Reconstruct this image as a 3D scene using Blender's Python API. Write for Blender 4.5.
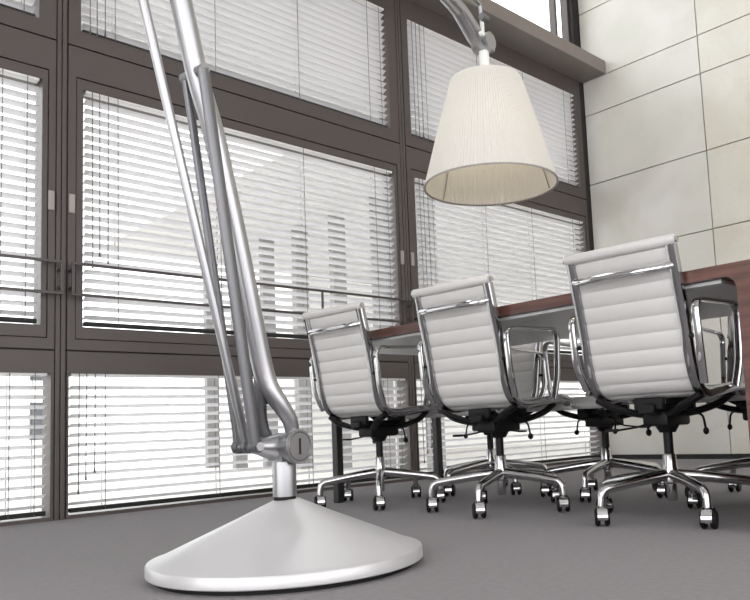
import bpy, bmesh, math, random
from mathutils import Vector, Matrix

# ------------------------------------------------------------------ reset
for o in list(bpy.data.objects):
    bpy.data.objects.remove(o, do_unlink=True)
scene = bpy.context.scene
COL = scene.collection
random.seed(4)
PI = math.pi

# ------------------------------------------------------------------ camera
CAM_H = 0.33
cd = bpy.data.cameras.new('camera')
cam = bpy.data.objects.new('camera', cd)
COL.objects.link(cam)
scene.camera = cam
R3 = ((0.7060501, -0.03958744, 0.70705452 * -1),
      (-0.70668911, -0.10374662, -0.69987652),
      (-0.0456482, 0.99381561, -0.10122632))
cam.matrix_world = Matrix(((R3[0][0], R3[0][1], R3[0][2], 0.0),
                           (R3[1][0], R3[1][1], R3[1][2], 0.0),
                           (R3[2][0], R3[2][1], R3[2][2], CAM_H),
                           (0, 0, 0, 1)))
cd.sensor_width = 36.0
cd.lens = 768.4567 / 750 * 36
cd.shift_x = (375 - 454.3288) / 750
cd.shift_y = (347.9 - 300) / 750
cd.clip_start = 0.02
cd.clip_end = 300

# ------------------------------------------------------------------ world, exposure
world = bpy.data.worlds.new('overcast_sky')
scene.world = world
world.use_nodes = True
bg = world.node_tree.nodes['Background']
bg.inputs['Color'].default_value = (0.99, 0.985, 1.0, 1)
bg.inputs['Strength'].default_value = 1.15
vs = scene.view_settings
vs.view_transform = 'Standard'
vs.look = 'None'
vs.gamma = 1.0
vs.use_curve_mapping = False
vs.exposure = 1.76

# ------------------------------------------------------------------ materials
def srgb(r, g, b):
    f = lambda c: (c / 255 / 12.92) if c / 255 <= 0.04045 else ((c / 255 + 0.055) / 1.055) ** 2.4
    return (f(r), f(g), f(b), 1)

def mat(name, col, rough=0.5, metal=0.0, noise=None, bump=None, spec=None, coat=0.0):
    """principled; noise=(scale, amount) mottles the colour, bump=(scale, strength, distance)"""
    m = bpy.data.materials.new(name)
    m.use_nodes = True
    nt = m.node_tree
    b = nt.nodes['Principled BSDF']
    b.inputs['Base Color'].default_value = col
    b.inputs['Roughness'].default_value = rough
    b.inputs['Metallic'].default_value = metal
    if spec is not None:
        b.inputs['Specular IOR Level'].default_value = spec
    if coat:
        b.inputs['Coat Weight'].default_value = coat
        b.inputs['Coat Roughness'].default_value = 0.15
    tc = nt.nodes.new('ShaderNodeTexCoord')
    if noise:
        n = nt.nodes.new('ShaderNodeTexNoise')
        n.inputs['Scale'].default_value = noise[0]
        n.inputs['Detail'].default_value = 5
        nt.links.new(tc.outputs['Object'], n.inputs['Vector'])
        mx = nt.nodes.new('ShaderNodeMix')
        mx.data_type = 'RGBA'
        a = noise[1]
        mx.inputs['A'].default_value = tuple(c * (1 - a) for c in col[:3]) + (1,)
        mx.inputs['B'].default_value = tuple(min(1, c * (1 + a)) for c in col[:3]) + (1,)
        nt.links.new(n.outputs['Fac'], mx.inputs['Factor'])
        nt.links.new(mx.outputs['Result'], b.inputs['Base Color'])
    if bump:
        n2 = nt.nodes.new('ShaderNodeTexNoise')
        n2.inputs['Scale'].default_value = bump[0]
        n2.inputs['Detail'].default_value = 6
        nt.links.new(tc.outputs['Object'], n2.inputs['Vector'])
        bp = nt.nodes.new('ShaderNodeBump')
        bp.inputs['Strength'].default_value = bump[1]
        bp.inputs['Distance'].default_value = bump[2]
        nt.links.new(n2.outputs['Fac'], bp.inputs['Height'])
        nt.links.new(bp.outputs['Normal'], b.inputs['Normal'])
    return m

M = {}
M['frame'] = mat('taupe_window_frame', srgb(79, 71, 69), 0.45, 0, (3, 0.06), (400, 0.05, 0.001))
M['beam'] = mat('grey_taupe_beam', srgb(128, 120, 114), 0.5, 0, (2, 0.06))
M['groove'] = mat('dark_frame_gap', srgb(38, 34, 33), 0.8)
M['hinge'] = mat('light_hinge_cover', srgb(158, 152, 148), 0.5)
M['slat_rail'] = mat('white_blind_slat', srgb(226, 224, 224), 0.42, 0, (2, 0.03))
M['cord'] = mat('grey_cord', srgb(82, 80, 82), 0.8)
M['rail'] = mat('dark_rail', srgb(70, 64, 63), 0.35, 0.3)
M['carpet'] = mat('grey_carpet', srgb(146, 143, 145), 0.95, 0, (55, 0.13), (900, 0.5, 0.003), spec=0.15)
M['ceiling'] = mat('white_ceiling', srgb(214, 212, 208), 0.8)
M['plaster'] = mat('grey_plaster', srgb(150, 146, 142), 0.8, 0, (2, 0.05))
M['base_board'] = mat('black_skirting', srgb(22, 21, 21), 0.6)
M['chrome'] = mat('polished_aluminium', (0.60, 0.60, 0.61, 1), 0.08, 1.0)
M['rail_chrome'] = mat('polished_frame_aluminium', (0.40, 0.40, 0.41, 1), 0.09, 1.0)
M['leg_chrome'] = mat('cast_polished_aluminium', (0.52, 0.515, 0.52, 1), 0.16, 1.0, None, (60, 0.04, 0.001))
M['leather'] = mat('off_white_leather', srgb(204, 202, 200), 0.42, 0, (9, 0.03), (300, 0.12, 0.001))
M['black'] = mat('black_mechanism', srgb(13, 12, 14), 0.5, 0, None, (300, 0.08, 0.001), spec=0.3)
M['tyre'] = mat('black_rubber', srgb(14, 14, 15), 0.55, spec=0.3)
M['alu'] = mat('satin_aluminium', (0.43, 0.43, 0.445, 1), 0.36, 1.0, (30, 0.03))
M['alu_dark'] = mat('grey_aluminium_bar', (0.21, 0.21, 0.22, 1), 0.45, 1.0, (30, 0.04))
M['base_alu'] = mat('pale_satin_lamp_base', srgb(208, 207, 208), 0.34, 0.35, (6, 0.02))
M['white_metal'] = mat('white_lacquer', srgb(232, 231, 228), 0.35)
M['steel_black'] = mat('black_steel_leg', srgb(28, 27, 28), 0.45)
M['underside'] = mat('grey_table_underside', srgb(226, 227, 226), 0.4, 0, (3, 0.05))
M['ext_white'] = mat('pale_render', srgb(222, 220, 216), 0.8, 0, (1.5, 0.05))
M['ext_grey'] = mat('grey_soffit_panel', srgb(208, 205, 205), 0.8, 0, (1.0, 0.05))
M['ext_glass'] = mat('dark_glazing', srgb(70, 72, 76), 0.15)
M['ext_dark'] = mat('dark_grey_column', srgb(132, 129, 128), 0.6)
M['ext_ground'] = mat('pale_paving', srgb(206, 203, 198), 0.85, 0, (1.2, 0.08))
M['bulb'] = mat('opal_bulb', srgb(240, 236, 222), 0.4)

def wood_mat():
    m = mat('red_brown_wood', srgb(104, 62, 52), 0.34, 0)
    nt = m.node_tree
    b = nt.nodes['Principled BSDF']
    tc = nt.nodes['Texture Coordinate']
    mp = nt.nodes.new('ShaderNodeMapping')
    mp.inputs['Scale'].default_value = (18, 1.2, 18)
    n = nt.nodes.new('ShaderNodeTexNoise')
    n.inputs['Scale'].default_value = 2.5
    n.inputs['Detail'].default_value = 7
    r = nt.nodes.new('ShaderNodeValToRGB')
    r.color_ramp.elements[0].position = 0.3
    r.color_ramp.elements[0].color = srgb(74, 46, 40)
    r.color_ramp.elements[1].position = 0.75
    r.color_ramp.elements[1].color = srgb(116, 77, 66)
    nt.links.new(tc.outputs['Object'], mp.inputs['Vector'])
    nt.links.new(mp.outputs['Vector'], n.inputs['Vector'])
    nt.links.new(n.outputs['Fac'], r.inputs['Fac'])
    nt.links.new(r.outputs['Color'], b.inputs['Base Color'])
    return m
M['wood'] = wood_mat()

def stone_mat(name, warm):
    m = mat(name, srgb(205, 202, 194), 0.42, 0)
    nt = m.node_tree
    b = nt.nodes['Principled BSDF']
    geo = nt.nodes.new('ShaderNodeNewGeometry')
    n = nt.nodes.new('ShaderNodeTexNoise')
    n.inputs['Scale'].default_value = 1.6
    n.inputs['Detail'].default_value = 6
    n.inputs['Distortion'].default_value = 0.7
    r = nt.nodes.new('ShaderNodeValToRGB')
    e = r.color_ramp.elements
    if warm:
        e[0].color, e[1].color = srgb(196, 192, 178), srgb(212, 209, 200)
    else:
        e[0].color, e[1].color = srgb(196, 194, 184), srgb(212, 209, 204)
    e[0].position, e[1].position = 0.32, 0.68
    # fine warm veins that run through the stone
    w = nt.nodes.new('ShaderNodeTexNoise')
    w.inputs['Scale'].default_value = 2.3
    w.inputs['Detail'].default_value = 3
    w.inputs['Distortion'].default_value = 1.8
    vr = nt.nodes.new('ShaderNodeValToRGB')
    v = vr.color_ramp.elements
    v[0].position, v[0].color = 0.485, (0, 0, 0, 1)
    v[1].position, v[1].color = 0.515, (0, 0, 0, 1)
    mid = vr.color_ramp.elements.new(0.5)
    mid.color = (1, 1, 1, 1)
    mx = nt.nodes.new('ShaderNodeMix')
    mx.data_type = 'RGBA'
    mx.inputs['B'].default_value = srgb(176, 156, 128)
    mul = nt.nodes.new('ShaderNodeMath')
    mul.operation = 'MULTIPLY'
    mul.inputs[1].default_value = 0.10 if warm else 0.04
    nt.links.new(geo.outputs['Position'], n.inputs['Vector'])
    nt.links.new(geo.outputs['Position'], w.inputs['Vector'])
    nt.links.new(n.outputs['Fac'], r.inputs['Fac'])
    nt.links.new(w.outputs['Fac'], vr.inputs['Fac'])
    nt.links.new(vr.outputs['Color'], mul.inputs[0])
    nt.links.new(mul.outputs['Value'], mx.inputs['Factor'])
    nt.links.new(r.outputs['Color'], mx.inputs['A'])
    nt.links.new(mx.outputs['Result'], b.inputs['Base Color'])
    return m
M['stone'] = stone_mat('pale_limestone', False)
M['stone_warm'] = stone_mat('warm_limestone', True)

def glass_mat():
    m = bpy.data.materials.new('window_glass')
    m.use_nodes = True
    nt = m.node_tree
    nt.nodes.clear()
    out = nt.nodes.new('ShaderNodeOutputMaterial')
    tr = nt.nodes.new('ShaderNodeBsdfTransparent')
    tr.inputs['Color'].default_value = (0.95, 0.97, 0.965, 1)
    gl = nt.nodes.new('ShaderNodeBsdfGlossy')
    gl.inputs['Roughness'].default_value = 0.02
    fr = nt.nodes.new('ShaderNodeFresnel')
    fr.inputs['IOR'].default_value = 1.45
    mx = nt.nodes.new('ShaderNodeMixShader')
    geo = nt.nodes.new('ShaderNodeNewGeometry')
    inv = nt.nodes.new('ShaderNodeMath')
    inv.operation = 'SUBTRACT'
    inv.inputs[0].default_value = 1.0
    mu = nt.nodes.new('ShaderNodeMath')
    mu.operation = 'MULTIPLY'
    nt.links.new(geo.outputs['Backfacing'], inv.inputs[1])
    nt.links.new(fr.outputs['Fac'], mu.inputs[0])
    nt.links.new(inv.outputs['Value'], mu.inputs[1])
    nt.links.new(mu.outputs['Value'], mx.inputs['Fac'])
    nt.links.new(tr.outputs['BSDF'], mx.inputs[1])
    nt.links.new(gl.outputs['BSDF'], mx.inputs[2])
    nt.links.new(mx.outputs['Shader'], out.inputs['Surface'])
    return m
M['glass'] = glass_mat()

def fabric_mat(name, c0, c1, ct, fac):
    m = bpy.data.materials.new(name)
    m.use_nodes = True
    nt = m.node_tree
    nt.nodes.clear()
    out = nt.nodes.new('ShaderNodeOutputMaterial')
    d = nt.nodes.new('ShaderNodeBsdfDiffuse')
    t = nt.nodes.new('ShaderNodeBsdfTranslucent')
    n = nt.nodes.new('ShaderNodeTexNoise')
    n.inputs['Scale'].default_value = 30
    r = nt.nodes.new('ShaderNodeValToRGB')
    r.color_ramp.elements[0].color = c0
    r.color_ramp.elements[1].color = c1
    nt.links.new(n.outputs['Fac'], r.inputs['Fac'])
    nt.links.new(r.outputs['Color'], d.inputs['Color'])
    t.inputs['Color'].default_value = ct
    mx = nt.nodes.new('ShaderNodeMixShader')
    mx.inputs['Fac'].default_value = fac
    nt.links.new(d.outputs['BSDF'], mx.inputs[1])
    nt.links.new(t.outputs['BSDF'], mx.inputs[2])
    nt.links.new(mx.outputs['Shader'], out.inputs['Surface'])
    return m
M['fabric'] = fabric_mat('pleated_cream_fabric', srgb(229, 228, 225), srgb(237, 236, 233), srgb(238, 232, 216), .36)
M['slat'] = fabric_mat('white_blind_slat', srgb(232, 231, 232), srgb(238, 238, 238), srgb(230, 228, 231), .26)

# ------------------------------------------------------------------ mesh helpers
def finish(name, bm, material, parent=None, smooth=False, loc=None):
    bmesh.ops.recalc_face_normals(bm, faces=bm.faces)
    me = bpy.data.meshes.new(name)
    bm.to_mesh(me)
    bm.free()
    if smooth:
        for p in me.polygons:
            p.use_smooth = True
        try:
            me.set_sharp_from_angle(angle=math.radians(42))
        except Exception:
            pass
    me.materials.append(M[material])
    o = bpy.data.objects.new(name, me)
    COL.objects.link(o)
    if parent:
        o.parent = parent
    if loc:
        o.location = loc
    return o

def share(name, me, parent=None, loc=(0, 0, 0)):
    o = bpy.data.objects.new(name, me)
    COL.objects.link(o)
    o.parent = parent
    o.location = loc
    return o

def tag(o, label=None, cat=None, group=None, kind=None):
    if label: o['label'] = label
    if cat: o['category'] = cat
    if group: o['group'] = group
    if kind: o['kind'] = kind
    return o

def empty(name, loc=(0, 0, 0), rz=0.0, parent=None):
    o = bpy.data.objects.new(name, None)
    o.empty_display_size = 0.1
    COL.objects.link(o)
    o.location = loc
    o.rotation_euler = (0, 0, rz)
    o.parent = parent
    return o

def box(bm, x0, x1, y0, y1, z0, z1, bevel=0.0, seg=1):
    ret = bmesh.ops.create_cube(bm, size=1.0)
    vs_ = ret['verts']
    for v in vs_:
        v.co = Vector((x0 + (v.co.x + .5) * (x1 - x0), y0 + (v.co.y + .5) * (y1 - y0), z0 + (v.co.z + .5) * (z1 - z0)))
    if bevel:
        es = {e for v in vs_ for e in v.link_edges}
        bmesh.ops.bevel(bm, geom=list(es), offset=bevel, segments=seg, profile=0.5, affect='EDGES')
    return bm

def ring_xz(bm, x0, x1, z0, z1, l, r, b, t, y0, y1):
    """rectangular frame in the XZ plane with member widths l, r, b, t; mitred, front face at y0"""
    o = [(x0, z0), (x1, z0), (x1, z1), (x0, z1)]
    i = [(x0 + l, z0 + b), (x1 - r, z0 + b), (x1 - r, z1 - t), (x0 + l, z1 - t)]
    V = {}
    for k, y in enumerate((y0, y1)):
        for j in range(4):
            V[('o', k, j)] = bm.verts.new((o[j][0], y, o[j][1]))
            V[('i', k, j)] = bm.verts.new((i[j][0], y, i[j][1]))
    for j in range(4):
        n = (j + 1) % 4
        for k in (0, 1):
            bm.faces.new([V[('o', k, j)], V[('o', k, n)], V[('i', k, n)], V[('i', k, j)]])
        bm.faces.new([V[('o', 0, j)], V[('o', 1, j)], V[('o', 1, n)], V[('o', 0, n)]])
        bm.faces.new([V[('i', 0, j)], V[('i', 1, j)], V[('i', 1, n)], V[('i', 0, n)]])
    return bm

def cyl(bm, p, q, r, seg=16, r2=None, caps=True):
    p, q = Vector(p), Vector(q)
    d = q - p
    rot = d.to_track_quat('Z', 'Y').to_matrix().to_4x4()
    m = Matrix.Translation((p + q) / 2) @ rot
    bmesh.ops.create_cone(bm, cap_ends=caps, segments=seg, radius1=r, radius2=r if r2 is None else r2, depth=d.length, matrix=m)
    return bm

def lathe(bm, prof, seg=32, centre=(0, 0), axis='z'):
    rings = []
    for r, z in prof:
        ring = []
        if r < 1e-6:
            ring = [bm.verts.new((centre[0], centre[1], z))]
        else:
            for k in range(seg):
                a = 2 * PI * k / seg
                ring.append(bm.verts.new((centre[0] + r * math.cos(a), centre[1] + r * math.sin(a), z)))
        rings.append(ring)
    for A, B in zip(rings, rings[1:]):
        for k in range(seg):
            n = (k + 1) % seg
            if len(A) == 1 and len(B) == 1: continue
            if len(A) == 1: bm.faces.new([A[0], B[k], B[n]])
            elif len(B) == 1: bm.faces.new([A[k], B[0], A[n]])
            else: bm.faces.new([A[k], B[k], B[n], A[n]])
    return bm

def smooth_path(pts, n=6):
    """Catmull-Rom through points"""
    P = [Vector(p) for p in pts]
    out = []
    for i in range(len(P) - 1):
        p0 = P[i - 1] if i else P[0] * 2 - P[1]
        p1, p2 = P[i], P[i + 1]
        p3 = P[i + 2] if i + 2 < len(P) else P[-1] * 2 - P[-2]
        for k in range(n):
            t = k / n
            out.append(0.5 * ((2 * p1) + (p2 - p0) * t + (2 * p0 - 5 * p1 + 4 * p2 - p3) * t * t + (-p0 + 3 * p1 - 3 * p2 + p3) * t ** 3))
    out.append(P[-1])
    return out

def round_path(pts, rad, n=5):
    """polyline with rounded corners"""
    P = [Vector(p) for p in pts]
    out = [P[0]]
    for i in range(1, len(P) - 1):
        a, b, c = P[i - 1], P[i], P[i + 1]
        u, v = (a - b), (c - b)
        r = min(rad, u.length * .45, v.length * .45)
        s, e = b + u.normalized() * r, b + v.normalized() * r
        for k in range(n + 1):
            t = k / n
            out.append((1 - t) ** 2 * s + 2 * t * (1 - t) * b + t * t * e)
    out.append(P[-1])
    return out

def sweep(bm, path, section, side=None, scale=None, cap=True):
    """section: list of (a, b); a along side vector, b along the other normal. side: fixed vector or None"""
    P = [Vector(p) for p in path]
    n = len(P)
    rings = []
    prev = None
    for i in range(n):
        t = (P[min(i + 1, n - 1)] - P[max(i - 1, 0)]).normalized()
        if side is not None:
            s = Vector(side)
            s = (s - t * s.dot(t)).normalized()
        else:
            if prev is None:
                ref = Vector((0, 0, 1)) if abs(t.z) < .9 else Vector((1, 0, 0))
                s = (ref - t * ref.dot(t)).normalized()
            else:
                s = (prev - t * prev.dot(t)).normalized()
            prev = s
        b = t.cross(s)
        k = scale[i] if scale else 1.0
        ka, kb = (k if isinstance(k, tuple) else (k, k))
        rings.append([bm.verts.new(P[i] + s * (u * ka) + b * (v * kb)) for u, v in section])
    m = len(section)
    for A, B in zip(rings, rings[1:]):
        for k in range(m):
            bm.faces.new([A[k], A[(k + 1) % m], B[(k + 1) % m], B[k]])
    if cap:
        bm.faces.new(rings[0][::-1])
        bm.faces.new(rings[-1])
    return bm

def circ(r, n=10, r2=None):
    r2 = r if r2 is None else r2
    return [(r * math.cos(2 * PI * k / n), r2 * math.sin(2 * PI * k / n)) for k in range(n)]

def rrect(a, b, c):
    """rounded rectangle section, half sizes a, b, corner c"""
    out = []
    for sx, sy, a0 in ((1, 1, 0), (-1, 1, 90), (-1, -1, 180), (1, -1, 270)):
        for k in range(3):
            t = math.radians(a0 + 45 * k)
            out.append((sx * (a - c) + c * math.cos(t), sy * (b - c) + c * math.sin(t)))
    return out

def copy_tree(o, parent=None):
    c = o.copy()
    COL.objects.link(c)
    c.parent = parent
    for ch in list(o.children):
        copy_tree(ch, c)
    return c

def struct(o):
    o['kind'] = 'structure'
    return o

# ------------------------------------------------------------------ the room
YW = 3.66            # inner face of the window wall
XR = 5.433           # face of the stone wall
ZC = 5.2             # ceiling
MUL = [-0.92, 1.19, 3.30, 5.41]

bm = bmesh.new(); box(bm, -4.5, XR + .3, -5.5, YW + .16, -.12, 0)
struct(finish('floor', bm, 'carpet'))
bm = bmesh.new(); box(bm, -4.5, XR + .3, -5.5, YW + .16, ZC, ZC + .2)
struct(finish('ceiling', bm, 'ceiling'))

# stone wall: backing plus one panel per stone
bm = bmesh.new(); box(bm, XR + .018, XR + .3, -5.5, YW + .16, 0, ZC)
wall = struct(finish('wall_right', bm, 'groove'))
zs = [0.033, 0.50, 1.109, 1.719, 2.329, 2.940, 3.247, 3.867, 4.174, 4.79, ZC]
ys = [YW - .005, 2.583] + [2.583 - 1.16 * k for k in range(1, 8)]
J = 0.0035
for ci in range(len(ys) - 1):
    y1, y0 = ys[ci], max(ys[ci + 1], -5.5)
    for ri in range(len(zs) - 1):
        bm = bmesh.new()
        box(bm, XR, XR + .022, y0 + J, y1 - J, zs[ri] + J, zs[ri + 1] - J, 0.0015)
        finish('stone_panel', bm, 'stone' if ci == 0 else 'stone_warm', wall)
bm = bmesh.new(); box(bm, XR - .006, XR + .02, -5.5, YW, 0, .031)
struct(finish('baseboard_right', bm, 'base_board'))

# sides of the hall that lie behind the camera: tall glazed bays between piers
bm = bmesh.new()
for x in (-4.5, -1.2, 2.1, 5.13): box(bm, x, x + .3, -5.5, -5.2, 0, ZC)
box(bm, -4.5, XR, -5.45, -5.25, 0, .45); box(bm, -4.5, XR, -5.45, -5.25, 4.2, ZC)
struct(finish('wall_back', bm, 'plaster'))
bm = bmesh.new()
for y in (-5.2, -2.3, .6, 3.4): box(bm, -4.5, -4.2, y, y + .3, 0, ZC)
box(bm, -4.45, -4.25, -5.2, 3.4, 4.2, ZC)
box(bm, -4.2, -.96, YW - .02, YW + .16, 0, ZC)
struct(finish('wall_left', bm, 'plaster'))

# ---- mullions
for i, x in enumerate(MUL):
    bm = bmesh.new()
    if i < 3:
        box(bm, x - .021, x - .002, YW, YW + .12, 0, 3.25, .002)
        box(bm, x + .002, x + .021, YW, YW + .12, 0, 3.25, .002)
        box(bm, x - .0275, x + .0275, YW + .014, YW + .12, 0, 3.25)
    else:
        box(bm, x - .03, XR + .02, YW, YW + .12, 0, 3.25, .002)
    o = struct(finish('trim_%d' % (i + 1), bm, 'groove' if i == 3 else 'frame'))
# lines between the rows of windows
k = 5
for z in (0.749, 2.198):
    bm = bmesh.new(); box(bm, -.9, XR, YW + .012, YW + .12, z - .004, z + .004)
    struct(finish('trim_%d' % k, bm, 'groove')); k += 1
# projecting beam above the upper windows
bm = bmesh.new(); box(bm, -4.2, XR - .001, YW - .245, YW + .16, 3.248, 3.362, .004)
struct(finish('trim_%d' % k, bm, 'beam')); k += 1

bm = bmesh.new(); box(bm, -12, XR + .3, YW + .16, YW + 1.95, 3.25, 3.37)
struct(finish('trim_%d' % k, bm, 'ext_grey')); k += 1

# ---- windows and their blinds
rows = {   # z0, z1, member widths l r b t, sash split
    'low': (0.0, 0.745, .008, .012, .016, .099),
    'mid': (0.753, 2.194, .068, .055, .107, .199),
    'top': (2.202, 3.247, .055, .073, .078, .142)}
def window(n, x0, x1, row):
    z0, z1, l, r, b, t = rows[row]
    bm = bmesh.new()
    if row == 'mid':       # outer frame and opening sash
        ring_xz(bm, x0, x1, z0, z1, .034, .028, .048, .146, YW, YW + .11)
        w = struct(finish('window_%d' % n, bm, 'frame'))
        bm = bmesh.new(); ring_xz(bm, x0 + .038, x1 - .032, z0 + .053, z1 - .151, l - .038, r - .032, b - .053, t - .151, YW + .004, YW + .105)
        s = finish('sash', bm, 'frame', w)
        bm = bmesh.new(); ring_xz(bm, x0 + .03, x1 - .024, z0 + .044, z1 - .142, .014, .014, .014, .014, YW + .02, YW + .1)
        finish('sash_gap', bm, 'groove', w)
    else:
        ring_xz(bm, x0, x1, z0, z1, l, r, b, t, YW, YW + .11)
        w = struct(finish('window_%d' % n, bm, 'frame'))
    bm = bmesh.new(); box(bm, x0 + l - .006, x1 - r + .006, YW + .098, YW + .104, z0 + b - .006, z1 - t + .006)
    finish('pane', bm, 'glass', w)
    if row == 'mid':
        for xx in (x0 + .004, x1 - .030):
            bm = bmesh.new(); box(bm, xx, xx + .026, YW - .008, YW + .002, 1.385, 1.475, .003, 2)
            finish('hinge_cover', bm, 'hinge', w)
    return (x0 + l, x1 - r, z0 + b, z1 - t)

def slat_mesh(L, w=.040, tilt=math.radians(24)):
    bm = bmesh.new()
    n = 5
    top, bot = [], []
    for k in range(n):
        u = (k / (n - 1) - .5)
        crown = .0028 * (1 - (2 * u) ** 2)
        y, z = u * w, crown
        yy = y * math.cos(tilt) + z * math.sin(tilt)
        zz = -y * math.sin(tilt) + z * math.cos(tilt)     # outer edge hangs lower
        top.append((yy, zz + .0005)); bot.append((yy, zz - .0005))
    A = [bm.verts.new((-L / 2, y, z)) for y, z in top]
    B = [bm.verts.new((L / 2, y, z)) for y, z in top]
    for k in range(n - 1):
        bm.faces.new([A[k], A[k + 1], B[k + 1], B[k]])
    me = bpy.data.meshes.new('slat')
    bm.to_mesh(me); bm.free()
    for p in me.polygons: p.use_smooth = True
    me.materials.append(M['slat'])
    return me

slat_cache = {}
PITCH = .0432
YB = YW + .026
def blind(x0, x1, z0, z1, row, label):
    g = .012
    a, b = x0 + g, x1 - g
    L = round(b - a, 4)
    if L not in slat_cache: slat_cache[L] = slat_mesh(L)
    t = tag(empty('venetian_blind', ((a + b) / 2, YB, z0)), label, 'blind', 'white venetian blinds in the window wall')
    h = z1 - z0
    drop = {'low': .012, 'mid': .012, 'top': .004}[row]
    bm = bmesh.new(); box(bm, -L / 2, L / 2, -.014, .014, drop - .004, drop + .016, .003)
    finish('bottom_rail', bm, 'base_board', t)
    bm = bmesh.new(); box(bm, -L / 2, L / 2, -.02, .02, h - .012, h + .02, .002)
    finish('head_rail', bm, 'slat_rail', t)
    n = int((h - .03) / PITCH)
    for k in range(n):
        share('slat', slat_cache[L], t, (0, random.uniform(-.0008, .0008), drop + .036 + PITCH * k + random.uniform(-.001, .001)))
    # ladder cords
    xs = [-L / 2 + .15, -L / 2 + .15 + (L - .3) / 3, L / 2 - .15 - (L - .3) / 3, L / 2 - .15]
    for x in xs + [L / 2 - .05]:
        for y in (-.0205, .0205):
            bm = bmesh.new(); cyl(bm, (x, y, drop), (x, y, h), .0018, 5)
            finish('ladder_cord', bm, 'cord', t)
    # pull cords bunched at one end
    for q, x in enumerate((.030, .062, .100)):
        end = {'low': (.11, .17, .20)[q], 'mid': (.30, .36, .33)[q], 'top': (.02, .015, .03)[q]}[row]
        bm = bmesh.new(); cyl(bm, (-L / 2 + x, -.027, end), (-L / 2 + x + random.uniform(-.004, .004), -.027, h), .0022, 6)
        c = finish('pull_cord', bm, 'cord', t)
        bm = bmesh.new(); cyl(bm, (-L / 2 + x, -.027, end - .022), (-L / 2 + x, -.027, end), .0055, 8, .003)
        finish('tassel', bm, 'cord', c)
    return t

BAY = ['in the bay farthest from the stone wall', 'in the bay behind the floor lamp arms', 'in the bay next to the stone wall']
ROWN = {'low': 'floor-level white venetian blind', 'mid': 'tall middle white venetian blind behind guard rail', 'top': 'white venetian blind below the projecting beam'}
n = 1
for bi in range(3):
    x0, x1 = MUL[bi] + .0275, MUL[bi + 1] - .0275
    for row in ('low', 'mid', 'top'):
        blind(*window(n, x0, x1, row), row, ROWN[row] + ' ' + BAY[bi])
        n += 1

# glazing above the beam
for (x0, x1) in ((-.9, 2.1), (2.1, 5.16), (5.16, 5.345)):
    bm = bmesh.new(); ring_xz(bm, x0, x1, 3.362, ZC, .014, .014, .012, .06, YW + .04, YW + .1)
    w = struct(finish('window_%d' % n, bm, 'frame')); n += 1
    bm = bmesh.new(); box(bm, x0 + .012, x1 - .012, YW + .066, YW + .072, 3.372, ZC - .055)
    finish('pane', bm, 'glass', w)
bm = bmesh.new(); box(bm, 5.345, XR + .018, YW, YW + .12, 3.362, ZC)
struct(finish('trim_%d' % k, bm, 'groove')); k += 1

# ---- guard rails across the middle windows
def guard_rail(x0, x1, label):
    t = tag(empty('guard_rail', (x0, YW - .045, 1.0)), label, 'railing', 'guard rails across the middle windows')
    L = x1 - x0
    for z in (.0, .142):
        bm = bmesh.new(); box(bm, 0, L, -.006, .006, z - .0065, z + .0065, .001)
        finish('bar', bm, 'rail', t)
    for x in (0.0065, L - .0065):
        bm = bmesh.new(); box(bm, x - .0065, x + .0065, -.006, .006, .007, .135, .001)
        finish('end_post', bm, 'rail', t)
        s = -1 if x < L / 2 else 1
        for z in (.03, .112):
            bm = bmesh.new(); box(bm, x - .0065, x + .0065, .006, .0455, z - .006, z + .006)
            finish('bracket', bm, 'rail', t)
    if L > 1:
        bm = bmesh.new(); box(bm, L * .66 - .005, L * .66 + .005, -.005, .005, .007, .135)
        finish('post', bm, 'rail', t)
    return t
guard_rail(MUL[0] + .02, MUL[1] - .004, 'dark two-bar guard rail in the bay farthest from the stone wall')
guard_rail(MUL[1] + .03, MUL[2] - .005, 'dark two-bar guard rail passing behind the floor lamp arms')
guard_rail(MUL[2] + .03, MUL[3] - .035, 'dark two-bar guard rail in the bay next to the stone wall')

# ------------------------------------------------------------------ outside
bm = bmesh.new(); box(bm, -40, 60, YW + .16, 80, -.35, -.15)
struct(finish('outdoor_ground', bm, 'ext_ground'))
t = tag(empty('canopy_building', (4.3, 4.2, -.15)), 'pale building wing with wide canopy seen through the blinds', 'building')
bm = bmesh.new(); box(bm, 0, 12, 0, 7.5, 3.35, 3.75)
finish('canopy', bm, 'ext_grey', t)
bm = bmesh.new(); box(bm, 3.4, 12, 7.5, 11, 0, 7)
fac = finish('wall', bm, 'ext_white', t)
for i in range(7):
    yy = 2.05 + .86 * i
    bm = bmesh.new(); box(bm, 1.6, 1.8, yy, yy + .10, 0, 3.35)
    finish('column', bm, 'ext_dark', t)
t = tag(empty('street_building', (-14, 34, -.15)), 'pale building across the street seen between blind slats', 'building')
bm = bmesh.new(); box(bm, 0, 26, 0, 8, 0, 5.5)
fac = finish('wall', bm, 'ext_white', t)
for i in range(12):
    for j in range(2):
        bm = bmesh.new(); box(bm, .8 + i * 2.1, 1.8 + i * 2.1, -.05, .05, .7 + j * 2.4, 2.2 + j * 2.4)
        finish('window', bm, 'ext_glass', fac)

# ------------------------------------------------------------------ floor lamp
TH = math.radians(8)
lamp = tag(empty('floor_lamp', (1.081, 1.682, 0), TH), 'oversized silver articulated floor lamp with conical base and pleated cream shade', 'lamp')
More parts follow.
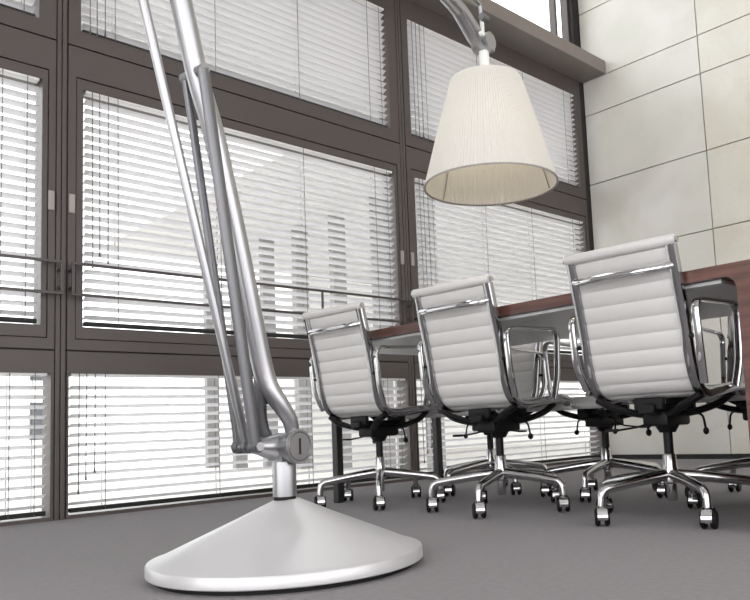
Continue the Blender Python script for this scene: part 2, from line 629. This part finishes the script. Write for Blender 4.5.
# local axes: x = arm plane, y = joint axis (towards the windows), z up
bm = bmesh.new()
lathe(bm, [(0, .012), (.331, .012), (.333, .014), (.333, .035), (.330, .040), (.31, .046), (.12, .128), (.036, .166), (.030, .169), (0, .169)], 96)
finish('base', bm, 'base_alu', lamp, True)
bm = bmesh.new(); lathe(bm, [(0, 0), (.315, 0), (.315, .0125), (0, .0125)], 64)
finish('base_pad', bm, 'tyre', lamp)
bm = bmesh.new(); lathe(bm, [(0, .167), (.0275, .167), (.0275, .177), (0, .177)], 32, (-.008, 0))
finish('column_collar', bm, 'black', lamp)
bm = bmesh.new(); lathe(bm, [(0, .176), (.0295, .176), (.0295, .262), (.028, .272), (0, .272)], 40, (-.008, 0))
finish('column', bm, 'alu', lamp, True)
HZ = .298
bm = bmesh.new(); cyl(bm, (-.008, -.040, HZ), (-.008, .040, HZ), .036, 36); box(bm, -.0365, .0205, -.026, .026, .262, HZ)
finish('joint_hub', bm, 'alu', lamp, True)
bm = bmesh.new()
cyl(bm, (-.006, -.058, HZ), (-.006, -.040, HZ), .043, 40)
bmesh.ops.bevel(bm, geom=[e for e in bm.edges if len(e.link_faces) == 2 and any(len(f.verts) > 4 for f in e.link_faces)], offset=.003, segments=2, affect='EDGES')
dsk = finish('joint_disc', bm, 'alu', lamp, True)
bm = bmesh.new(); box(bm, -.0085, -.0035, -.0595, -.0575, HZ - .020, HZ + .020)
finish('slot', bm, 'groove', dsk)
bm = bmesh.new(); ring = lathe(bm, [(.033, 0), (.035, .0015), (.037, 0)], 40)
for v in bm.verts: v.co = Vector((v.co.x - .006, -.0582 - v.co.z, v.co.y + HZ))
finish('rim_groove', bm, 'alu_dark', dsk, True)
# main arm: fork, tapering to a long tube
MP = [(-.0, .0), ]
main = [(-.490, 2.06), (-.432, 1.86), (-.375, 1.66), (-.289, 1.36), (-.247, 1.19), (-.205, 1.066), (-.175, .949), (-.140, .806), (-.107, .661), (-.080, .539), (-.060, .455)]
bm = bmesh.new()
pth = smooth_path([(x, 0, z) for x, z in main[:-1]] + [(-.064, -.004, .468), (-.052, -.014, .432), (-.034, -.024, .400), (-.013, -.029, .366), (-.004, -.028, .335), (-.004, -.026, .312)], 5)
sc = []
for p in pth:
    sc.append(1.0 if p.z > .46 else 1.0 - .38 * (.46 - p.z) / .15)
sweep(bm, pth, circ(.0255, 20), None, sc)
finish('main_arm', bm, 'alu', lamp, True)
bm = bmesh.new()
pth = smooth_path([(-.072, 0, .50), (-.068, .012, .44), (-.060, .024, .39), (-.046, .030, .345), (-.018, .032, .305)], 5)
sweep(bm, pth, circ(.0185, 16), None, [1.0 - .3 * i / len(pth) for i in range(len(pth))])
finish('fork_prong', bm, 'alu_dark', lamp, True)
# lever with cross pin for the rods
bm = bmesh.new(); cyl(bm, (-.03, .008, HZ), (-.119, .006, HZ + .005), .034, 20, .009)
finish('counter_lever', bm, 'alu', lamp, True)
bm = bmesh.new(); cyl(bm, (-.125, -.055, HZ + .005), (-.106, .066, HZ + .005), .0105, 16)
pin = finish('cross_pin', bm, 'alu', lamp, True)
for y in (-.036, 0.006, .048):
    bm = bmesh.new(); cyl(bm, (-.117 + y * .17, y - .009, HZ + .005), (-.117 + y * .17, y + .009, HZ + .005), .016, 20)
    finish('rod_eye', bm, 'alu_dark', pin, True)
# tension rods
def rod(p, q, a, b, m_, name='tension_rod'):
    bm = bmesh.new(); sweep(bm, [p, q], rrect(a, b, min(a, b) * .9), (0, 1, 0))
    return finish(name, bm, m_, lamp, True)
rod((-.117, .006, HZ + .005), (-.574, .006, 2.06), .0105, .0105, 'alu')
rod((-.109, .048, HZ + .005), (-.248, .044, 1.197), .0095, .010, 'alu_dark')
rod((-.123, -.036, HZ + .005), (-.262, -.046, 1.185), .0095, .0145, 'alu_dark')
for y, u, z in ((.044, -.236, 1.197), (-.044, -.250, 1.185)):
    bm = bmesh.new(); cyl(bm, (u - .012, y - math.copysign(.02, y), z), (u - .012, y + math.copysign(.011, y), z), .012, 16)
    finish('rod_knob', bm, 'alu', lamp, True)
# power cord between arm and hub
bm = bmesh.new()
sweep(bm, smooth_path([(-.06, .0, .41), (-.03, -.006, .40), (.0, -.004, .385), (.012, 0, .36), (.004, 0, .336)], 6), circ(.0035, 8))
finish('power_cord', bm, 'black', lamp, True)
# elbow and upper arm
bm = bmesh.new(); cyl(bm, (-.49, -.05, 2.06), (-.49, .05, 2.06), .055, 32); box(bm, -.592, -.47, -.014, .026, 2.038, 2.082, .006)
finish('elbow', bm, 'alu', lamp, True)
up = [(-.49, 2.06), (-.1, 2.005), (.3, 1.942), (.60, 1.884), (.75, 1.850), (.865, 1.815), (.945, 1.780), (.992, 1.752)]
bm = bmesh.new()
pth = smooth_path([(x, 0, z) for x, z in up], 5)
sweep(bm, pth, circ(.0285, 18), None, [1.0 if p.x < .86 else 1.0 - .30 * (p.x - .86) / .13 for p in pth])
finish('upper_arm', bm, 'alu', lamp, True)
bm = bmesh.new(); sweep(bm, [(-.50, .0, 2.16), (.3, 0, 2.06), (.985, 0, 1.90), (.995, 0, 1.84)], circ(.008, 10))
finish('tension_rod', bm, 'alu', lamp, True)
bm = bmesh.new(); cyl(bm, (-.49, 0, 2.06), (-.50, 0, 2.16), .012, 12)
finish('rod_post', bm, 'alu', lamp, True)
# head bracket: rounded cradle with a clamp block and an ear
SX = .998
bm = bmesh.new()
cyl(bm, (SX - .002, -.036, 1.750), (SX - .002, .036, 1.750), .033, 28)
box(bm, SX + .006, SX + .040, -.028, .028, 1.722, 1.79, .008, 2)
sweep(bm, smooth_path([(.83, 0, 1.812), (.890, 0, 1.768), (.940, 0, 1.733), (SX, 0, 1.724)], 5), circ(.009, 10, .022), (0, 0, 1))
finish('head_bracket', bm, 'alu', lamp, True)
bm = bmesh.new(); cyl(bm, (.995, 0, 1.76), (.995, 0, 1.845), .008, 10)
finish('head_pin', bm, 'white_metal', lamp, True)
bm = bmesh.new(); cyl(bm, (.975, -.012, 1.845), (1.012, -.012, 1.845), .014, 14)
finish('pin_knob', bm, 'alu_dark', lamp, True)
bm = bmesh.new(); cyl(bm, (.934, -.03, 1.752), (.934, -.044, 1.752), .010, 14)
finish('bolt', bm, 'white_metal', lamp, True)
bm = bmesh.new(); lathe(bm, [(0, 1.55), (.0185, 1.55), (.0185, 1.725), (0, 1.725)], 24, (SX, 0))
finish('shade_stem', bm, 'white_metal', lamp, True)
# pleated shade
ZT, ZB, RT, RB = 1.606, 1.200, .136, .246
bm = bmesh.new()
NP = 120
seg = NP * 4
def pleat(k): return .0008 * math.cos(2 * PI * (k % 4) / 4)
prof = [(RB, ZB), (RT + (RB - RT) * .5, (ZB + ZT) / 2), (RT, ZT - .012), (RT - .004, ZT - .003), (RT - .012, ZT)]
rows_o = []
for (r, z) in prof:
    ring = []
    for kk in range(seg):
        a = 2 * PI * kk / seg
        rr = r + pleat(kk)
        ring.append(bm.verts.new((SX + rr * math.cos(a), rr * math.sin(a), z)))
    rows_o.append(ring)
rows_i = []
for (r, z) in prof[:3]:
    ring = []
    for kk in range(seg):
        a = 2 * PI * kk / seg
        rr = r - .004 + pleat(kk)
        ring.append(bm.verts.new((SX + rr * math.cos(a), rr * math.sin(a), z - (0 if z == ZB else .002))))
    rows_i.append(ring)
for S in (rows_o, rows_i):
    for A, B in zip(S, S[1:]):
        for kk in range(seg):
            bm.faces.new([A[kk], A[(kk + 1) % seg], B[(kk + 1) % seg], B[kk]])
for kk in range(seg):
    bm.faces.new([rows_o[0][kk], rows_o[0][(kk + 1) % seg], rows_i[0][(kk + 1) % seg], rows_i[0][kk]])
shade = tag(finish('lamp_shade', bm, 'fabric', lamp), 'pleated cream fabric shade')
bm = bmesh.new()
lathe(bm, [(RB + .001, ZB - .002), (RB + .003, ZB + .002), (RB + .001, ZB + .005), (RB - .004, ZB + .005), (RB - .006, ZB + .001), (RB + .001, ZB - .002)], 96, (SX, 0))
finish('hem_ring', bm, 'hinge', shade, True)
bm = bmesh.new(); lathe(bm, [(.020, ZT - .001), (RT - .010, ZT - .001), (RT - .010, ZT - .005), (.020, ZT - .005)], 64, (SX, 0))
finish('top_disc', bm, 'fabric', shade)
for a in (math.radians(205), math.radians(325), math.radians(85)):
    bm = bmesh.new()
    cyl(bm, (SX + (RB - .010) * math.cos(a), (RB - .010) * math.sin(a), ZB + .006), (SX + (RT - .010) * math.cos(a), (RT - .010) * math.sin(a), ZT - .01), .0022, 6)
    finish('shade_wire', bm, 'hinge', shade)
bm = bmesh.new(); lathe(bm, [(0, 1.405), (.02, 1.41), (.034, 1.435), (.036, 1.455), (.025, 1.495), (.018, 1.525), (.018, 1.55), (0, 1.55)], 24, (SX, 0))
finish('bulb', bm, 'bulb', lamp, True)
ld = bpy.data.lights.new('bulb_light', 'POINT')
ld.energy = 0.24
ld.color = (1.0, .91, .76)
ld.shadow_soft_size = .05
lo = bpy.data.objects.new('bulb_light', ld)
COL.objects.link(lo)
lo.parent = lamp
lo.location = (SX, 0, 1.375)

# ------------------------------------------------------------------ conference table
tb = tag(empty('conference_table', (2.1, .85, 0)), 'long red-brown wooden conference table with rounded panel end', 'table')
TL, TWD = 2.16, .82       # along y, along x
T0, T1 = .722, .758       # underside, top
bm = bmesh.new()
inner = [(.092, 0)]
outer = [(0, 0)]
prof = [(0, 0), (0, T1), (TL, T1), (TL, T0)]
for q in range(7):        # rounded inner corner
    a = math.radians(90 + 15 * q)
    prof.append((.092 + .04 + .04 * math.cos(a), T0 - .04 + .04 * math.sin(a)))
prof.append((.092, 0))
A = [bm.verts.new((0, y, z)) for y, z in prof]
B = [bm.verts.new((TWD, y, z)) for y, z in prof]
for q in range(len(prof)):
    bm.faces.new([A[q], A[(q + 1) % len(prof)], B[(q + 1) % len(prof)], B[q]])
for S in (A, B):
    # 0 foot outer, 1 top outer, 2 top end, 3 underside end, 4..10 rounded corner, 11 foot inner
    bm.faces.new([S[1], S[2], S[3], S[4]])
    for q in range(4, 10):
        bm.faces.new([S[1], S[q], S[q + 1]])
    bm.faces.new([S[0], S[1], S[10], S[11]])
finish('table_top', bm, 'wood', tb)
bm = bmesh.new(); box(bm, .03, TWD - .03, .15, TL - .03, T0 - .012, T0 - .0005, .002)
finish('underside_panel', bm, 'underside', tb)
for x in (.085, TWD - .085):
    bm = bmesh.new(); box(bm, x - .019, x + .019, TL - .064, TL - .026, 0, T0 - .012, .003)
    finish('leg', bm, 'steel_black', tb)

# ------------------------------------------------------------------ office chairs
W = .322                    # sling width
RAILY = .174
side_prof = [(-.243, .838), (-.225, .765), (-.206, .690), (-.190, .615), (-.178, .545), (-.166, .490), (-.146, .440), (-.110, .408), (-.060, .398), (.02, .404), (.10, .414), (.17, .420), (.215, .416), (.240, .398)]
def prof_path(n=8):
    return smooth_path([(x, 0, z) for x, z in side_prof], n)

def make_chair():
    t = empty('office_chair')
    P = prof_path(10)
    # resample by arc length so the welted ribs come out evenly
    L = [0]
    for a, b in zip(P, P[1:]): L.append(L[-1] + (b - a).length)
    total = L[-1]
    def at(s):
        for i in range(len(L) - 1):
            if s <= L[i + 1]:
                f = (s - L[i]) / max(L[i + 1] - L[i], 1e-9)
                return P[i].lerp(P[i + 1], f), (P[i + 1] - P[i]).normalized()
        return P[-1], (P[-1] - P[-2]).normalized()
    rib = .0515
    nr = round(total / rib)
    rib = total / nr
    K = nr * 8
    bm = bmesh.new()
    cols = [-W / 2, -W / 2 + .012, -W / 4, 0, W / 4, W / 2 - .012, W / 2]
    F, Bk = [], []
    for i in range(K + 1):
        s = total * i / K
        p, d = at(s)
        nrm = Vector((d.z, 0, -d.x))       # points rearward / down
        ph = (s % rib) / rib
        th =   .0045 + .0055 * (abs(math.sin(PI * ph)) ** .55)
        fr, bk = [], []
        for y in cols:
            e = .55 if abs(y) > W / 2 - .001 else 1.0
            fr.append(bm.verts.new(p - nrm * th * e + Vector((0, y, 0))))
            bk.append(bm.verts.new(p + nrm * th * e + Vector((0, y, 0))))
        F.append(fr); Bk.append(bk)
    nc = len(cols)
    for i in range(K):
        for j in range(nc - 1):
            bm.faces.new([F[i][j], F[i][j + 1], F[i + 1][j + 1], F[i + 1][j]])
            bm.faces.new([Bk[i][j], Bk[i][j + 1], Bk[i + 1][j + 1], Bk[i + 1][j]])
        for j in (0, nc - 1):
            bm.faces.new([F[i][j], Bk[i][j], Bk[i + 1][j], F[i + 1][j]])
    for i in (0, K):
        for j in range(nc - 1):
            bm.faces.new([F[i][j], F[i][j + 1], Bk[i][j + 1], Bk[i][j]])
    finish('sling', bm, 'leather', t, True)
    # padded rolls over the top and front cross tubes
    for nm, (x, z), r in (('top_roll', (-.250, .848), .0175), ('front_roll', (.242, .392), .0165)):
        bm = bmesh.new()
        hw = RAILY + .017
        lathe(bm, [(0, -hw), (r * .8, -hw), (r, -hw + .005), (r, hw - .005), (r * .8, hw), (0, hw)], 20)
        for v in bm.verts: v.co = Vector((x + v.co.x, v.co.z, z + v.co.y))
        ro = finish(nm, bm, 'leather', t, True)
        for s in (-1, 1):
            bm = bmesh.new(); cyl(bm, (x, s * (hw - .001), z), (x, s * (hw + .006), z), r * .55, 14)
            finish('end_cap', bm, 'leg_chrome', ro, True)
    # side rails
    for s in (-1, 1):
        bm = bmesh.new()
        pth = [Vector((p.x - .001, s * RAILY, p.z)) for p in prof_path(5)]
        sweep(bm, pth, rrect(.0165, .0165, .011), (0, 1, 0))
        r = finish('side_rail', bm, 'rail_chrome', t, True)
    # spreaders between the rails behind the back
    bm = bmesh.new()
    sp = smooth_path([(-.234, -.180, .782), (-.252, -.155, .772), (-.270, -.10, .768), (-.275, 0, .768), (-.270, .10, .768), (-.252, .155, .772), (-.234, .180, .782)], 5)
    sweep(bm, sp, circ(.006, 10, .011), (1, 0, 0))
    finish('back_spreader', bm, 'chrome', t, True)
    # arm loops
    for s in (-1, 1):
        y = s * (RAILY + .040)
        bm = bmesh.new()
        pts = [(-.150, y - s * .012, .425), (-.186, y, .50), (-.205, y, .672), (.122, y, .688), (.108, y, .50), (.100, y - s * .016, .418)]
        pth = round_path(pts, .045, 6)
        sweep(bm, pth, rrect(.0125, .0062, .004), (0, 1, 0))
        ar = finish('arm_loop', bm, 'chrome', t, True)
        bm = bmesh.new(); cyl(bm, (-.192, s * (RAILY + .012), .565), (-.192, s * (RAILY + .032), .565), .007, 12)
        finish('arm_pin', bm, 'black', ar, True)
    # seat support
    bm = bmesh.new()
    box(bm, -.085, .085, -.045, .045, .300, .350, .010, 2)
    lathe(bm, [(0, .278), (.026, .278), (.040, .302), (0, .302)], 20)
    finish('tilt_box', bm, 'black', t, True)
    for sx, xe in ((-1, -.125), (1, .125)):
        zr = .392 if sx < 0 else .400
        for s in (-1, 1):
            bm = bmesh.new()
            sweep(bm, smooth_path([(sx * .05, s * .02, .335), (sx * .09, s * .07, .345), (xe, s * .13, .368), (xe, s * .178, zr)], 4), circ(.012, 8, .016))
            finish('antler', bm, 'black', t, True)
    bm = bmesh.new(); box(bm, -.145, .145, -.028, .028, .338, .372, .006)
    box(bm, -.125, -.10, -.05, .05, .352, .392, .004); box(bm, .10, .125, -.05, .05, .352, .398, .004)
    finish('seat_bracket', bm, 'black', t, True)
    bm = bmesh.new(); lathe(bm, [(0, .19), (.0155, .19), (.0155, .30), (0, .30)], 20)
    finish('gas_lift', bm, 'black', t, True)
    # levers
    bm = bmesh.new(); sweep(bm, round_path([(-.02, .04, .318), (-.02, .085, .300), (-.025, .17, .290)], .02, 4), circ(.0035, 8))
    lv = finish('lever', bm, 'black', t, True)
    bm = bmesh.new(); box(bm, -.034, -.016, .165, .215, .286, .296, .004, 2)
    finish('paddle', bm, 'black', lv, True)
    for (x, y) in ((.055, -.10), (.055, .10)):
        bm = bmesh.new(); sweep(bm, round_path([(x, y * .5, .34), (x, y, .335), (x + .01, y * 1.02, .288)], .02, 4), circ(.004, 8))
        lv = finish('lever', bm, 'black', t, True)
        bm = bmesh.new(); bmesh.ops.create_icosphere(bm, subdivisions=2, radius=.0115)
        for v in bm.verts: v.co = Vector((x + .012 + v.co.x * 1.2, y * 1.02 + v.co.y * .8, .278 + v.co.z * 1.1))
        finish('knob', bm, 'black', lv, True)
    # star base, built with leg 0 along +x, turned per chair through the empty child
    st = bmesh.new()
    lathe(st, [(0, .058), (.014, .058), (.0165, .062), (.0165, .112), (.026, .118), (.027, .155), (.0225, .168), (.0215, .205), (.018, .210), (0, .210)], 28)
    hub = finish('base_hub', st, 'leg_chrome', t, True)
    for k in range(5):
        a = 2 * PI * k / 5
        ca, sa = math.cos(a), math.sin(a)
        def W2(r, z, o=0.0): return Vector((r * ca - o * sa, r * sa + o * ca, z))
        bm = bmesh.new()
        pth = round_path([W2(.014, .142), W2(.10, .134), W2(.20, .121), W2(.268, .111), W2(.2725, .062)], .024, 5)
        sc = []
        for i in range(len(pth)):
            f = i / (len(pth) - 1)
            sc.append((1.42 - .42 * f, 1.35 - .40 * f))
        sweep(bm, pth, circ(.0135, 10, .0125), None, sc)
        lg = finish('base_leg', bm, 'leg_chrome', hub, True)
    # casters: pivot at the stem, rolling along local +x
    for k in range(5):
        cr = bmesh.new()
        for sg in (-1, 1):
            cyl(cr, (-.010, sg * .007, .0285), (-.010, sg * .0225, .0285), .0285, 20)
        bmesh.ops.bevel(cr, geom=[e for e in cr.edges if any(len(f.verts) > 4 for f in e.link_faces)], offset=.004, segments=2, affect='EDGES')
        co = finish('caster', cr, 'tyre', t, True)
        hb = bmesh.new()
        cyl(hb, (0, 0, .050), (0, 0, .076), .0085, 12)
        arc = [Vector((-.010 + .0318 * math.cos(q), 0, .0285 + .0318 * math.sin(q))) for q in [math.radians(-12 + 14 * i) for i in range(12)]]
        sweep(hb, arc, [(-.0155, -.0024), (.0155, -.0024), (.0155, .0024), (-.0155, .0024)], (0, 1, 0))
        box(hb, -.004, .012, -.0055, .0055, .018, .05)
        finish('caster_hood', hb, 'chrome', co, True)
    return t

proto = make_chair()
spots = [
    (2.214, 2.692, .062, 13, 'office chair on the lamp side of the table, nearest the window wall', 'white ribbed leather chairs on the lamp side of the table'),
    (2.258, 2.011, .062, 60, 'middle office chair of three on the lamp side of the table', None),
    (2.283, 1.296, .062, 14, 'office chair on the lamp side, beside the rounded table end', None),
    (2.85, 2.60, PI, 30, 'office chair on the stone wall side, nearest the window wall', 'white ribbed leather chairs on the stone wall side of the table'),
    (2.85, 1.92, PI - .05, 50, 'middle office chair on the stone wall side of the table', None),
    (2.98, 1.28, PI + .05, 52, 'office chair drawn back towards the stone wall by the table end', None)]
grp = None
for i, (x, y, rz, ba, lab, g) in enumerate(spots):
    o = proto if i == 0 else copy_tree(proto)
    grp = g or grp
    o.location = (x, y, 0)
    o.rotation_euler = (0, 0, rz)
    tag(o, 'white ribbed ' + lab, 'chair', grp)
    for ch in o.children:
        if ch.name.startswith('base_hub'):
            ch.rotation_euler = (0, 0, math.radians(ba) - rz)
    cs = [ch for ch in o.children if ch.name.startswith('caster')]
    for q, ch in enumerate(cs):
        a = math.radians(ba + 72 * q) - rz
        ch.location = (.2725 * math.cos(a), .2725 * math.sin(a), 0)
        ch.rotation_euler = (0, 0, math.radians(222) + random.uniform(-.55, .45) - rz)
